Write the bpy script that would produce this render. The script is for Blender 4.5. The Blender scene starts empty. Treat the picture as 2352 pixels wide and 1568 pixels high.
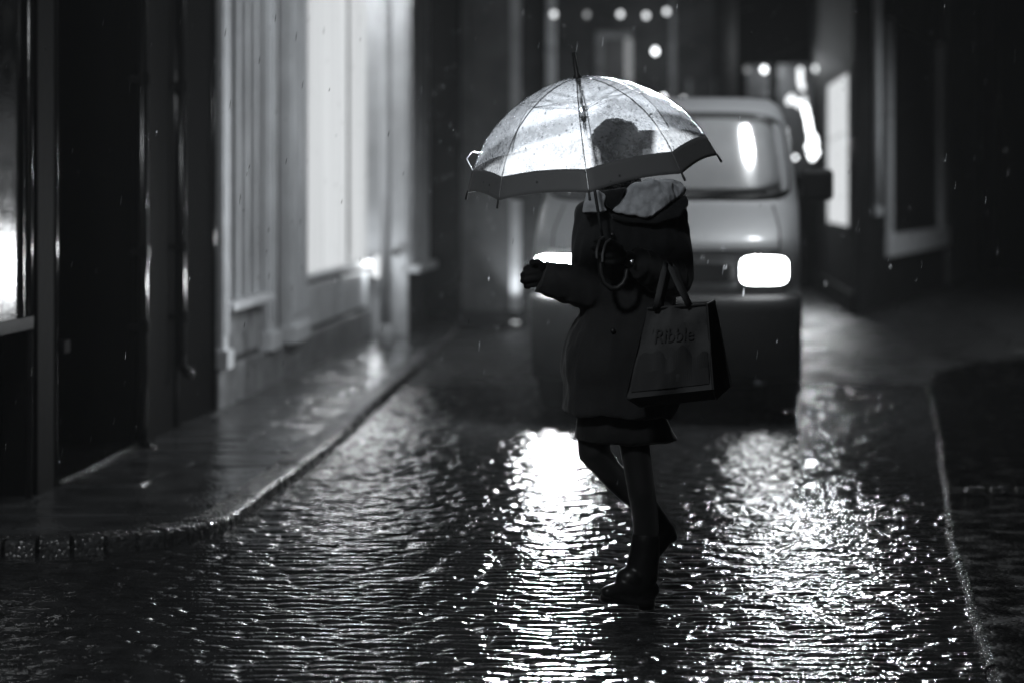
import bpy, bmesh, math, random
import numpy as np
from mathutils import Vector, Matrix, noise as mnoise
random.seed(7); rng = np.random.default_rng(7)
PI = math.pi
S = bpy.context.scene
COL = S.collection

# ------------------------------------------------------------------ camera
F = 85/36*2352; CH = 1.42; HY = 431.0; CX = 1176.0; K = .0674
cam_d = bpy.data.cameras.new("camera"); cam = bpy.data.objects.new("camera", cam_d); COL.objects.link(cam)
cam.location = (0, 0, CH); cam.rotation_euler = (PI/2, 0, 0)
cam_d.lens = 85; cam_d.sensor_width = 36; cam_d.shift_y = -0.150
cam_d.clip_start = .05; cam_d.clip_end = 500
cam_d.dof.use_dof = True; cam_d.dof.focus_distance = 8.05; cam_d.dof.aperture_fstop = 1.75
S.camera = cam
# ------------------------------------------------------------------ world, moon-dim sky, exposure
w = bpy.data.worlds.new("World"); S.world = w; w.use_nodes = True
nt = w.node_tree; nt.nodes.clear()
sky = nt.nodes.new('ShaderNodeTexSky'); sky.sky_type = 'NISHITA'; sky.sun_disc = False
sky.sun_elevation = math.radians(6); sky.sun_rotation = math.radians(200)
hs = nt.nodes.new('ShaderNodeHueSaturation'); hs.inputs['Saturation'].default_value = .06
bg = nt.nodes.new('ShaderNodeBackground'); bg.inputs['Strength'].default_value = .0065
wo = nt.nodes.new('ShaderNodeOutputWorld')
nt.links.new(sky.outputs[0], hs.inputs['Color']); nt.links.new(hs.outputs[0], bg.inputs[0]); nt.links.new(bg.outputs[0], wo.inputs[0])
def light(name, kind, loc, energy, size=.05, rot=None, col=(.93,.97,1), **kw):
    d = bpy.data.lights.new(name, kind); d.energy = energy; d.color = col
    if kind != 'SUN': d.shadow_soft_size = size
    o = bpy.data.objects.new(name, d); COL.objects.link(o); o.location = loc
    if rot: o.rotation_euler = rot
    for k, v in kw.items(): setattr(d, k, v)
    return o
sun = light('sun', 'SUN', (0,0,20), .006, rot=(math.radians(50),0,math.radians(-20))); sun.data.angle = math.radians(12)
def aim(o, target):
    o.rotation_euler = (Vector(target)-o.location).to_track_quat('-Z', 'Y').to_euler()
S.view_settings.view_transform = 'Standard'; S.view_settings.look = 'None'
S.view_settings.exposure = 0; S.view_settings.gamma = 1
S.cycles.max_bounces = 8; S.cycles.transparent_max_bounces = 24; S.cycles.caustics_reflective = False; S.cycles.caustics_refractive = False
S.cycles.sample_clamp_indirect = 3.0; S.cycles.use_denoising = True
# ------------------------------------------------------------------ helpers
def at(px, py, Y): return Vector(((px-CX)/F*Y, Y, CH-(py-HY)/F*Y))
def sh(t, Y, z=0): return Vector((t+K*Y, Y, z))
def g(v, a=1): return (v*.97, v*.99, v*1.02, a)     # a near neutral cool grey
def mat(name, col=.5, rough=.5, metal=0, spec=.5, bump=None, var=None, coat=0, coat_rough=.1, emit=None, trans=0, alpha=1, ior=1.5, rvar=None, sheen=0, wet=False):
    m = bpy.data.materials.new(name); m.use_nodes = True; n = m.node_tree.nodes; l = m.node_tree.links
    b = n['Principled BSDF']
    b.inputs['Base Color'].default_value = g(col); b.inputs['Roughness'].default_value = rough
    b.inputs['Metallic'].default_value = metal; b.inputs['Specular IOR Level'].default_value = spec
    b.inputs['Coat Weight'].default_value = coat; b.inputs['Coat Roughness'].default_value = coat_rough
    b.inputs['Transmission Weight'].default_value = trans; b.inputs['IOR'].default_value = ior; b.inputs['Alpha'].default_value = alpha
    b.inputs['Sheen Weight'].default_value = sheen
    if emit: b.inputs['Emission Color'].default_value = g(1); b.inputs['Emission Strength'].default_value = emit
    tc = n.new('ShaderNodeTexCoord')
    if var:       # (scale, low, high, detail): mottled base colour
        t = n.new('ShaderNodeTexNoise'); t.inputs['Scale'].default_value = var[0]; t.inputs['Detail'].default_value = var[3] if len(var) > 3 else 5
        r = n.new('ShaderNodeValToRGB'); r.color_ramp.elements[0].position = .32; r.color_ramp.elements[1].position = .68
        r.color_ramp.elements[0].color = g(var[1]); r.color_ramp.elements[1].color = g(var[2])
        l.new(tc.outputs['Object'], t.inputs['Vector']); l.new(t.outputs['Fac'], r.inputs['Fac']); l.new(r.outputs['Color'], b.inputs['Base Color'])
    if rvar:
        t = n.new('ShaderNodeTexNoise'); t.inputs['Scale'].default_value = rvar[0]; t.inputs['Detail'].default_value = 4
        r = n.new('ShaderNodeMapRange'); r.inputs['From Min'].default_value = .35; r.inputs['From Max'].default_value = .65
        r.inputs['To Min'].default_value = rvar[1]; r.inputs['To Max'].default_value = rvar[2]
        l.new(tc.outputs['Object'], t.inputs['Vector']); l.new(t.outputs['Fac'], r.inputs['Value']); l.new(r.outputs[0], b.inputs['Roughness'])
    if bump:      # [(scale, distance, kind), ...]
        prev = None
        for sc, dist, kind in bump:
            if kind == 'd':      # domed grains: one glint on each
                vt = n.new('ShaderNodeTexVoronoi'); vt.inputs['Scale'].default_value = sc; t = n.new('ShaderNodeMath'); t.operation = 'MULTIPLY'
                l.new(vt.outputs['Distance'], t.inputs[0]); l.new(vt.outputs['Distance'], t.inputs[1]); neg = n.new('ShaderNodeMath'); neg.operation = 'MULTIPLY'; neg.inputs[1].default_value = -1
                l.new(t.outputs[0], neg.inputs[0]); l.new(tc.outputs['Object'], vt.inputs['Vector'])
                bm = n.new('ShaderNodeBump'); bm.inputs['Strength'].default_value = 1; bm.inputs['Distance'].default_value = dist; l.new(neg.outputs[0], bm.inputs['Height'])
                if wet:
                    at_ = n.new('ShaderNodeAttribute'); at_.attribute_name = 'wet'; mw = n.new('ShaderNodeMath'); mw.operation = 'MULTIPLY_ADD'; mw.inputs[1].default_value = -.9; mw.inputs[2].default_value = 1
                    l.new(at_.outputs['Fac'], mw.inputs[0]); l.new(mw.outputs[0], bm.inputs['Strength'])
                if prev: l.new(prev.outputs[0], bm.inputs['Normal'])
                prev = bm; continue
            if kind == 'v':
                t = n.new('ShaderNodeTexVoronoi'); o = t.outputs['Distance']
            else:
                t = n.new('ShaderNodeTexNoise'); t.inputs['Detail'].default_value = 4; o = t.outputs['Fac']
            t.inputs['Scale'].default_value = sc
            bm = n.new('ShaderNodeBump'); bm.inputs['Strength'].default_value = 1; bm.inputs['Distance'].default_value = dist
            l.new(tc.outputs['Object'], t.inputs['Vector']); l.new(o, bm.inputs['Height'])
            if prev: l.new(prev.outputs[0], bm.inputs['Normal'])
            prev = bm
        l.new(prev.outputs[0], b.inputs['Normal'])
    return m
def emat(name, strength, c=(.95,.98,1,1)):
    m = bpy.data.materials.new(name); m.use_nodes = True; n = m.node_tree.nodes; n.clear()
    e = n.new('ShaderNodeEmission'); e.inputs[0].default_value = c; e.inputs[1].default_value = strength
    o = n.new('ShaderNodeOutputMaterial'); m.node_tree.links.new(e.outputs[0], o.inputs[0]); return m

def frames(path):
    T = []
    for i in range(len(path)):
        a = path[max(0, i-1)]; b = path[min(len(path)-1, i+1)]; T.append((b-a).normalized())
    up = Vector((0,0,1)) if abs(T[0].z) < .9 else Vector((0,1,0))
    s = T[0].cross(up).normalized(); out = []
    for t in T:
        s = (s - t*s.dot(t)).normalized(); out.append((t, s, s.cross(t).normalized()))
    return out
class MB:
    def __init__(s): s.v = []; s.f = []
    def add(s, vs, fs):
        b = len(s.v); s.v += [tuple(v) for v in vs]; s.f += [tuple(b+i for i in f) for f in fs]; return s
    def hexa(s, p):       # 8 points: bottom 4 ccw, top 4
        return s.add(p, [(3,2,1,0),(4,5,6,7),(0,1,5,4),(1,2,6,5),(2,3,7,6),(3,0,4,7)])
    def xbox(s, x0, x1, y0, y1, z0, z1):
        return s.hexa([(x0,y0,z0),(x1,y0,z0),(x1,y1,z0),(x0,y1,z0),(x0,y0,z1),(x1,y0,z1),(x1,y1,z1),(x0,y1,z1)])
    def sbox(s, t0, t1, Y0, Y1, z0, z1):      # box in street coordinates
        return s.hexa([sh(t0,Y0,z0),sh(t1,Y0,z0),sh(t1,Y1,z0),sh(t0,Y1,z0),sh(t0,Y0,z1),sh(t1,Y0,z1),sh(t1,Y1,z1),sh(t0,Y1,z1)])
    def wbox(s, o, d, n, a0, a1, b0, b1, z0, z1):    # along d from o, proud along n
        q = lambda a, b, z: (o[0]+d[0]*a+n[0]*b, o[1]+d[1]*a+n[1]*b, z)
        return s.hexa([q(a0,b0,z0),q(a1,b0,z0),q(a1,b1,z0),q(a0,b1,z0),q(a0,b0,z1),q(a1,b0,z1),q(a1,b1,z1),q(a0,b1,z1)])
    def tube(s, path, rad, n=10, flat=1.0, cap=True, rnd=False):
        path = [Vector(p) for p in path]
        if not hasattr(rad, '__len__'): rad = [rad]*len(path)
        rad = list(rad)
        if rnd:           # rounded ends
            a, b = path[0], path[-1]; t0 = (path[1]-a).normalized(); t1 = (b-path[-2]).normalized()
            path = [a-t0*rad[0]*.85, a-t0*rad[0]*.5]+path+[b+t1*rad[-1]*.5, b+t1*rad[-1]*.85]
            rad = [rad[0]*.45, rad[0]*.85]+rad+[rad[-1]*.85, rad[-1]*.45]
        vs = []; fs = []
        for (t, a, b), p, r in zip(frames(path), path, rad):
            for k in range(n):
                c = 2*PI*k/n; vs.append(p+a*(r*math.cos(c))+b*(r*flat*math.sin(c)))
        for i in range(len(path)-1):
            for k in range(n):
                fs.append((i*n+k, i*n+(k+1)%n, (i+1)*n+(k+1)%n, (i+1)*n+k))
        if cap: fs.append(tuple(reversed(range(n)))); fs.append(tuple((len(path)-1)*n+k for k in range(n)))
        return s.add(vs, fs)
    def loft(s, rings, n=32, e=2.3):     # rings: (xl, xr, yl_px, yr_px, Ymid, halfdepth)
        vs = []; fs = []
        for xl, xr, yl, yr, Y, hd in rings:
            for k in range(n):
                c = 2*PI*k/n; cx, cy = math.cos(c), math.sin(c)
                u = math.copysign(abs(cx)**(2/e), cx); v = math.copysign(abs(cy)**(2/e), cy)
                px = (xl+xr)/2+(xr-xl)/2*u; py = (yl+yr)/2+(yr-yl)/2*u
                p = at(px, py, Y); p.y += hd*v; vs.append(p)
        for i in range(len(rings)-1):
            for k in range(n): fs.append((i*n+k, i*n+(k+1)%n, (i+1)*n+(k+1)%n, (i+1)*n+k))
        fs.append(tuple(reversed(range(n)))); fs.append(tuple((len(rings)-1)*n+k for k in range(n)))
        return s.add(vs, fs)
    def sphere(s, c, r, n=12, m=8, sc=(1,1,1)):
        c = Vector(c); vs = [c+Vector((0,0,-r*sc[2]))]; fs = []
        for i in range(1, m):
            a = -PI/2+PI*i/m
            for k in range(n):
                b = 2*PI*k/n; vs.append(c+Vector((r*sc[0]*math.cos(a)*math.cos(b), r*sc[1]*math.cos(a)*math.sin(b), r*sc[2]*math.sin(a))))
        vs.append(c+Vector((0,0,r*sc[2]))); L = len(vs)-1
        for k in range(n): fs.append((0, 1+(k+1)%n, 1+k)); fs.append((L, L-n+k, L-n+(k+1)%n))
        for i in range(m-2):
            for k in range(n): fs.append((1+i*n+k, 1+i*n+(k+1)%n, 1+(i+1)*n+(k+1)%n, 1+(i+1)*n+k))
        return s.add(vs, fs)
    def prism(s, pts, dvec):      # polygon extruded
        n = len(pts); d = Vector(dvec)
        return s.add([Vector(p) for p in pts]+[Vector(p)+d for p in pts],
                     [tuple(range(n)), tuple(reversed(range(n, 2*n)))]+[(i, n+i, n+(i+1)%n, (i+1)%n) for i in range(n)])
    def build(s, name, m, parent=None, smooth=False, bevel=0, local=False, origin=None):
        o0 = Vector((0,0,0))
        if not local:
            if parent: 
                r = parent
                while r.parent: r = r.parent
                o0 = Vector(r.location)
            elif origin is not None: o0 = Vector(origin)
        me = bpy.data.meshes.new(name); me.from_pydata([tuple(Vector(v)-o0) for v in s.v], [], s.f); me.update()
        bm = bmesh.new(); bm.from_mesh(me); bmesh.ops.recalc_face_normals(bm, faces=bm.faces)
        bm.to_mesh(me); bm.free()
        ob = bpy.data.objects.new(name, me); COL.objects.link(ob)
        if m: me.materials.append(m)
        if smooth:
            for p in me.polygons: p.use_smooth = True
        if bevel:
            b = ob.modifiers.new('bevel', 'BEVEL'); b.width = bevel; b.segments = 2; b.limit_method = 'ANGLE'
        if parent: ob.parent = parent
        elif origin is not None: ob.location = o0
        return ob
def blend(ob, voxel, smooth=4, disp=None):
    """voxel-union a mesh of overlapping closed pieces into one continuous surface"""
    r = ob.modifiers.new('r', 'REMESH'); r.mode = 'VOXEL'; r.voxel_size = voxel
    s_ = ob.modifiers.new('s', 'SMOOTH'); s_.iterations = smooth; s_.factor = .6
    dg = bpy.context.evaluated_depsgraph_get(); dg.update()
    me = bpy.data.meshes.new_from_object(ob.evaluated_get(dg)); ob.modifiers.clear()
    ms = [m for m in ob.data.materials]; ob.data = me
    if not me.materials:
        for m in ms: me.materials.append(m)
    if disp:
        me.calc_loop_triangles()
        nr = [Vector(v.normal) for v in me.vertices]
        for v, n in zip(me.vertices, nr): v.co += n*disp(v.co)
    for p in me.polygons: p.use_smooth = True
    me.update(); return ob
def thing(name, label, cat, loc=(0,0,0), group=None, kind=None):
    o = bpy.data.objects.new(name, None); COL.objects.link(o); o.location = loc; o.empty_display_size = .2
    return tag(o, label, cat, group, kind)
def tag(o, label=None, cat=None, group=None, kind=None):
    if label: o['label'] = label
    if cat: o['category'] = cat
    if group: o['group'] = group
    if kind: o['kind'] = kind
    return o
def gridmesh(name, m, co, nx, ny, parent=None):
    me = bpy.data.meshes.new(name); me.vertices.add(nx*ny); me.vertices.foreach_set('co', co.reshape(-1).astype(np.float32))
    i = np.arange(nx-1); j = np.arange(ny-1); J, I = np.meshgrid(j, i, indexing='ij'); a = (J*nx+I).ravel()
    q = np.stack([a, a+1, a+nx+1, a+nx], 1).astype(np.int32); nf = len(q)
    me.loops.add(nf*4); me.loops.foreach_set('vertex_index', q.ravel())
    me.polygons.add(nf); me.polygons.foreach_set('loop_start', np.arange(nf, dtype=np.int32)*4)
    me.polygons.foreach_set('loop_total', np.full(nf, 4, np.int32)); me.polygons.foreach_set('use_smooth', np.ones(nf, bool))
    me.update(calc_edges=True); me.validate(); me.materials.append(m)
    o = bpy.data.objects.new(name, me); COL.objects.link(o); o.parent = parent; return o

# ------------------------------------------------------------------ materials
M = {}
M['setts'] = mat('wet_setts', .03, .1, spec=.55, bump=[(46, .0015, 'd'), (130, .0003, 'd')], var=(9, .012, .035), rvar=(14, .03, .10), wet=True)
M['setts_far'] = mat('wet_setts_far', .03, .3, spec=.4, bump=[(20, .012, 'n')], var=(1.5, .015, .05), rvar=(2, .2, .5))
M['tarmac'] = mat('wet_tarmac', .03, .4, spec=.4, bump=[(60, .004, 'n')], var=(3, .02, .045))
M['flag'] = mat('wet_flagstone', .06, .12, spec=.6, bump=[(7, .0040, 'd'), (60, .0012, 'd')], var=(4, .03, .09), rvar=(5, .03, .18), wet=True)
M['kerb'] = mat('wet_granite', .05, .14, spec=.6, bump=[(10, .008, 'n'), (60, .006, 'd')], var=(30, .02, .06), rvar=(20, .08, .3))
M['dark_pave'] = mat('dark_paving', .005, .16, spec=.14, bump=[(5, .004, 'd'), (50, .0020, 'd')], rvar=(8, .08, .3))
M['black_wall'] = mat('black_painted_wall', .004, .7, spec=.02, bump=[(12, .003, 'n')])
M['black_gloss'] = mat('black_gloss_paint', .01, .14, spec=.6, bump=[(14, .001, 'n')])
M['pale'] = mat('pale_painted_timber', .5, .45, spec=.3, bump=[(6, .004, 'n')], var=(2.5, .42, .62))
M['pale_dim'] = mat('dim_painted_timber', .10, .5, spec=.25, var=(3, .07, .13))
M['stone'] = mat('weathered_stone', .3, .5, spec=.35, bump=[(18, .006, 'n')], var=(5, .14, .42))
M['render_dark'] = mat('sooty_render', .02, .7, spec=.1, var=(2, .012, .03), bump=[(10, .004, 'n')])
M['shop_glass'] = mat('shop_glass', .03, .06, spec=.7, bump=[(2.5, .002, 'n')], rvar=(3, .05, .2))
M['window_strip'] = mat('reflection_strip', .3, .7, var=(4, .2, .35))
M['lit_glass'] = emat('lit_shop_window', .85)
_n = M['lit_glass'].node_tree.nodes; _l = M['lit_glass'].node_tree.links; _e = next(q for q in _n if q.type == 'EMISSION')
_tc = _n.new('ShaderNodeTexCoord'); _mp = _n.new('ShaderNodeMapping'); _mp.inputs['Scale'].default_value = (3, 3, .12); _t = _n.new('ShaderNodeTexNoise'); _t.inputs['Scale'].default_value = 1.6; _t.inputs['Detail'].default_value = 3
_r = _n.new('ShaderNodeMapRange'); _r.inputs['From Min'].default_value = .3; _r.inputs['From Max'].default_value = .7; _r.inputs['To Min'].default_value = .55; _r.inputs['To Max'].default_value = .85
_l.new(_tc.outputs['Object'], _mp.inputs[0]); _l.new(_mp.outputs[0], _t.inputs['Vector']); _l.new(_t.outputs['Fac'], _r.inputs['Value']); _l.new(_r.outputs[0], _e.inputs['Strength'])
M['lit_dim'] = emat('dim_lit_pane', .03)
M['bulb'] = emat('festoon_bulb', 5.5)
M['bulb_dim'] = emat('dim_bulb', .5)
M['bulb_mid'] = emat('mid_bulb', 2.0)
M['head'] = emat('headlight_glow', 300); M['head_dim'] = emat('headlight_glow_weaker', 26)
M['cable'] = mat('black_cable', .01, .5)
M['van'] = mat('silver_van_paint', .165, .45, metal=.1, spec=.35, coat=.12, coat_rough=.12, bump=[(260, .0004, 'v')])
M['van_black'] = mat('black_bumper_plastic', .012, .5, spec=.2, bump=[(120, .0012, 'v')])
M['rubber'] = mat('black_rubber', .008, .6, spec=.2)
M['screen'] = mat('wet_windscreen', .11, .6, spec=.3, coat=1, coat_rough=.09, bump=[(160, .0003, 'v')], var=(2.2, .08, .16))
M['tyre'] = mat('tyre', .01, .7)
M['chrome'] = mat('chrome', .6, .2, metal=1)
M['coat'] = mat('dark_wool_coat', .018, .85, spec=.10, sheen=.12, bump=[(180, .0012, 'n'), (9, .01, 'n')], var=(6, .013, .022))
M['lining'] = mat('pale_fleece_lining', .42, .95, spec=.1, sheen=.2, bump=[(220, .002, 'n'), (16, .008, 'n')], var=(40, .34, .50))
M['hair'] = mat('wet_curly_hair', .006, .28, spec=.5, bump=[(75, .012, 'v'), (170, .005, 'n')])
M['skin'] = mat('skin', .25, .5)
M['tights'] = mat('black_tights', .008, .7, spec=.15, sheen=.15)
M['boot'] = mat('wet_leather_boot', .007, .35, spec=.3, bump=[(30, .002, 'n')])
M['glove'] = mat('black_knit_glove', .012, .8, spec=.15, bump=[(300, .001, 'n')])
M['glove_stripe'] = mat('pale_glove_stripe', .14, .85, spec=.1)
M['bag'] = mat('canvas_shopping_bag', .036, .7, spec=.2, bump=[(14, .006, 'n'), (260, .0006, 'n')], var=(7, .030, .044))
M['bag_print'] = mat('bag_print', .029, .7, spec=.15)
M['bag_trim'] = mat('bag_trim', .016, .6, spec=.3)
M['band'] = mat('umbrella_band', .085, .6, spec=.25, sheen=.1, bump=[(500, .0003, 'n')])
M['steel'] = mat('umbrella_steel', .25, .25, metal=.9)
M['umb_black'] = mat('umbrella_black_fitting', .012, .45, spec=.25)
M['drop'] = mat('raindrop', .9, .02, trans=1, ior=1.33)
def canopy_mat():
    m = bpy.data.materials.new('clear_umbrella_film'); m.use_nodes = True; n = m.node_tree.nodes; l = m.node_tree.links; n.clear()
    out = n.new('ShaderNodeOutputMaterial')
    tr = n.new('ShaderNodeBsdfTransparent'); tr.inputs[0].default_value = g(.96)
    tl = n.new('ShaderNodeBsdfRefraction'); tl.inputs['Color'].default_value = g(.96); tl.inputs['Roughness'].default_value = .85; tl.inputs['IOR'].default_value = 1.16
    gl = n.new('ShaderNodeBsdfGlossy'); gl.inputs['Roughness'].default_value = .12
    tc = n.new('ShaderNodeTexCoord')
    ns = n.new('ShaderNodeTexNoise'); ns.inputs['Scale'].default_value = 95; ns.inputs['Detail'].default_value = 6
    n2 = n.new('ShaderNodeTexNoise'); n2.inputs['Scale'].default_value = 14; n2.inputs['Detail'].default_value = 5
    ad = n.new('ShaderNodeMath'); ad.operation = 'ADD'
    mr = n.new('ShaderNodeMapRange'); mr.inputs['From Min'].default_value = .75; mr.inputs['From Max'].default_value = 1.3
    mr.inputs['To Min'].default_value = .2; mr.inputs['To Max'].default_value = .40
    l.new(tc.outputs['Object'], ns.inputs[0]); l.new(tc.outputs['Object'], n2.inputs[0]); l.new(ns.outputs['Fac'], ad.inputs[0]); l.new(n2.outputs['Fac'], ad.inputs[1]); l.new(ad.outputs[0], mr.inputs['Value'])
    bp = n.new('ShaderNodeBump'); bp.inputs['Distance'].default_value = .002; l.new(ns.outputs['Fac'], bp.inputs['Height'])
    l.new(bp.outputs[0], gl.inputs['Normal'])
    m1 = n.new('ShaderNodeMixShader'); l.new(mr.outputs[0], m1.inputs[0]); l.new(tr.outputs[0], m1.inputs[1])
    t2 = n.new('ShaderNodeBsdfTranslucent'); t2.inputs[0].default_value = g(.95); g2 = n.new('ShaderNodeBsdfGlossy'); g2.inputs['Roughness'].default_value = .5
    x1 = n.new('ShaderNodeMixShader'); x1.inputs[0].default_value = 1.0; l.new(tl.outputs[0], x1.inputs[1]); l.new(t2.outputs[0], x1.inputs[2])
    x2 = n.new('ShaderNodeMixShader'); x2.inputs[0].default_value = .12; l.new(x1.outputs[0], x2.inputs[1]); l.new(g2.outputs[0], x2.inputs[2]); l.new(x2.outputs[0], m1.inputs[2])
    lw = n.new('ShaderNodeLayerWeight'); lw.inputs['Blend'].default_value = .5; pw = n.new('ShaderNodeMath'); pw.operation = 'POWER'; pw.inputs[1].default_value = 4.0; fr = n.new('ShaderNodeMath'); fr.operation = 'MULTIPLY_ADD'; fr.inputs[1].default_value = .5; fr.inputs[2].default_value = .04; l.new(lw.outputs['Facing'], pw.inputs[0]); l.new(pw.outputs[0], fr.inputs[0])
    m2 = n.new('ShaderNodeMixShader'); l.new(fr.outputs[0], m2.inputs[0]); l.new(m1.outputs[0], m2.inputs[1]); l.new(gl.outputs[0], m2.inputs[2])
    l.new(m2.outputs[0], out.inputs[0]); return m
M['canopy'] = canopy_mat()

# ------------------------------------------------------------------ ground and road
def sines(x, y, n, kmin, kmax, seed, aniso=1.0):
    r = np.random.default_rng(seed); o = np.zeros_like(x)
    for _ in range(n):
        k = r.uniform(kmin, kmax); a = r.uniform(0, 2*PI); o += np.sin(k*math.cos(a)*x*aniso+k*math.sin(a)*y+r.uniform(0, 2*PI))
    return o/math.sqrt(n)
def hash2(a, b, s):
    v = np.sin(a*127.1+b*311.7+s*74.7)*43758.5453
    return v-np.floor(v)
def sett_field(name, t0, t1, y0, y1, dx, dy, mt=None):
    nx = int((t1-t0)/dx)+1; ny = int((y1-y0)/dy)+1
    T, Y = np.meshgrid(np.linspace(t0, t1, nx), np.linspace(y0, y1, ny))
    D = .078
    Yw = Y+.010*sines(T, Y, 8, 1.5, 7, 1)+.05*T
    row = np.floor(Yw/D); v = (Yw/D-row)*2-1
    L = .14+.12*hash2(row, 0, 3); off = hash2(row, 0, 5)*.3+.008*sines(T, Y, 5, 4, 14, 9)
    c = (T+off)/L; col = np.floor(c); u = (c-col)*2-1
    h1 = hash2(row, col, 1); h2 = hash2(row, col, 2)-.5; h3 = hash2(row, col, 4)-.5
    dome = (1-np.abs(v)**2.2)*(1-.35*u*u-.5*np.abs(u)**14)
    z = .0105*dome+.0045*h1+.0035*h2*v+.006*h3*u*(L/.2)
    z += .0004*sines(T, Y, 12, 40, 120, 2)+.0011*sines(T*.22, Y, 16, 50, 150, 32)
    wl_ = .0034+.0018*sines(T, Y, 8, .6, 2.5, 61)+.0003*sines(T, Y, 10, 8, 40, 6, .6); wet = np.clip((wl_-z)/.0006, 0, 1); z = np.maximum(z, wl_)       # rain water standing in the joints
    z += .005*sines(T, Y, 8, .8, 3.2, 4)
    co = np.stack([T+K*Y, Y, z-.012], -1)
    ob = gridmesh(name, mt or M['setts'], co, nx, ny); at_ = ob.data.attributes.new('wet', 'FLOAT', 'POINT'); at_.data.foreach_set('value', wet.ravel().astype(np.float32))
    return tag(ob, kind='structure', label='wet stone setts laid in rows across the street')
road = sett_field('road', -3.3, 2.6, 5.4, 17.5, .0135, .0085)
sett_field('road_beyond', -3.6, 5.5, 17.52, 34, .035, .028, M['setts_far'])
mb = MB(); mb.add([(-90,-30,-.05),(90,-30,-.05),(90,140,-.05),(-90,140,-.05)], [(0,1,2,3)])
tag(mb.build('ground', M['tarmac']), kind='structure', label='dark wet ground around the street')
# left pavement: flagstones in courses, rounded corner into a side opening
def kerb_t(Y):
    r = .75
    if Y < 9.42: return -1.85-r
    if Y < 10.1: return -1.85-r+math.sqrt(max(0, r*r-(10.1-Y)**2))
    return -1.85-.025*max(0, Y-13)
ny = 1150; nx = 90
Ys = np.linspace(9.36, 25, ny); kt = np.array([kerb_t(y) for y in Ys])-.125
U = np.linspace(0, 1, nx); T = -3.42+(kt[:, None]+3.42)*U[None, :]; Y = np.repeat(Ys[:, None], nx, 1)
D = .34; Yw = Y+.012*sines(T, Y, 5, .8, 4, 12)-.06*T; row = np.floor(Yw/D); v = (Yw/D-row)*2-1
L = .75+.5*hash2(row, 0, 3); c = (T+hash2(row, 0, 8))/L; col = np.floor(c); u = (c-col)*2-1
z = .058-.018*(np.abs(v)**14)-.016*(np.abs(u)**40)+.008*(hash2(row, col, 1)-.5)+.012*(hash2(row, col, 2)-.5)*v+.010*(hash2(row, col, 6)-.5)*u+.0025*sines(T, Y, 10, 3, 14, 21)
# rain water lying on the low slabs near the kerb
pl_ = .0475+.0035*sines(T, Y, 7, 1.2, 4, 77); pl_ = np.where((Y > 12.2) & (Y < 13.9) & (T > -2.32), pl_+.006, pl_)
wet = np.clip((pl_-z)/.0008, 0, 1); z = np.maximum(z, pl_*0+np.where(wet > 0, np.round(pl_, 4), z)); z[0, :] = -.03
pv_ = gridmesh('pavement', M['flag'], np.stack([T+K*Y, Y, z], -1), nx, ny); at_ = pv_.data.attributes.new('wet', 'FLOAT', 'POINT'); at_.data.foreach_set('value', wet.ravel().astype(np.float32))
tag(pv_, kind='structure', label='wet flagstone pavement below the lit shopfronts')
# left kerb stones
mb = MB(); pts = []
for i in range(0, 10):
    a = -PI/2+PI/2*i/9; pts.append((-2.6+.75*math.cos(a), 10.1+.75*math.sin(a)))
pts = [(-3.4, 9.35)]+pts
y = 10.1
while y < 25: y += .62; pts.append((kerb_t(y), y))
def kerb_run(mb, pts, wd, zt, side):
    for (ta, ya), (tb, yb) in zip(pts, pts[1:]):
        d = Vector((tb-ta, yb-ya)); Ln = d.length; d /= Ln; n = Vector((-d.y, d.x))*side
        j = random.uniform(-.003, .003); gp = .009
        A = Vector((ta, ya))+d*gp; B = Vector((tb, yb))-d*gp; zz = zt+random.uniform(-.004, .004)
        prof = [(0, -.04), (0, zz-.018), (.006, zz-.006), (.02, zz), (wd, zz+.002), (wd, -.04)]
        vs = []
        for P in (A, B):
            for a, z in prof: Q = P+n*(a+j); vs.append(sh(Q.x, Q.y, z))
        m = len(prof); mb.add(vs, [tuple(range(m)), tuple(reversed(range(m, 2*m)))]+[(i, m+i, m+(i+1)%m, (i+1)%m) for i in range(m)])
kerb_run(mb, pts, .125, .062, 1)
tag(mb.build('kerb', M['kerb']), kind='structure', label='granite kerb stones curving round the pavement corner')
# right pavement and kerb
rp = [(.80, 5.2), (.84, 6.1), (.905, 7.05), (.954, 7.74), (1.020, 8.58), (1.05, 9.07), (1.066, 9.4), (1.109, 9.9), (1.216, 10.95), (1.25, 11.3), (1.33, 12.2), (1.44, 13.3), (1.55, 14.5), (1.66, 15.8), (1.78, 17.2), (1.95, 18.2), (2.35, 19.2), (3.0, 20.0), (4.6, 21.2)]
fine = []
for (a, b), (c, d) in zip(rp, rp[1:]):
    n = max(1, int((d-b)/.45))
    for i in range(n): fine.append((a+(c-a)*i/n, b+(d-b)*i/n))
fine.append(rp[-1])
mb = MB(); kerb_run(mb, fine, .03, .030, -1)
M['kerb_dark'] = mat('dark_wet_kerb', .008, .1, spec=.35, bump=[(14, .03, 'n'), (62, .010, 'd')], rvar=(25, .05, .12))
tag(mb.build('kerb_right', M['kerb_dark']), kind='structure', label='dark wet kerb along the right edge of the road')
mb = MB(); poly = [sh(t+.03, y, .027) for t, y in fine]+[sh(9, 21.8, .03), sh(9, 5.2, .03)]
mb.prism(poly, (0, 0, -.08))
tag(mb.build('pavement_right', M['dark_pave']), kind='structure', label='dark pavement on the right')
mb = MB()          # a raised stone edge crossing the right pavement
x = 1.31
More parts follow.
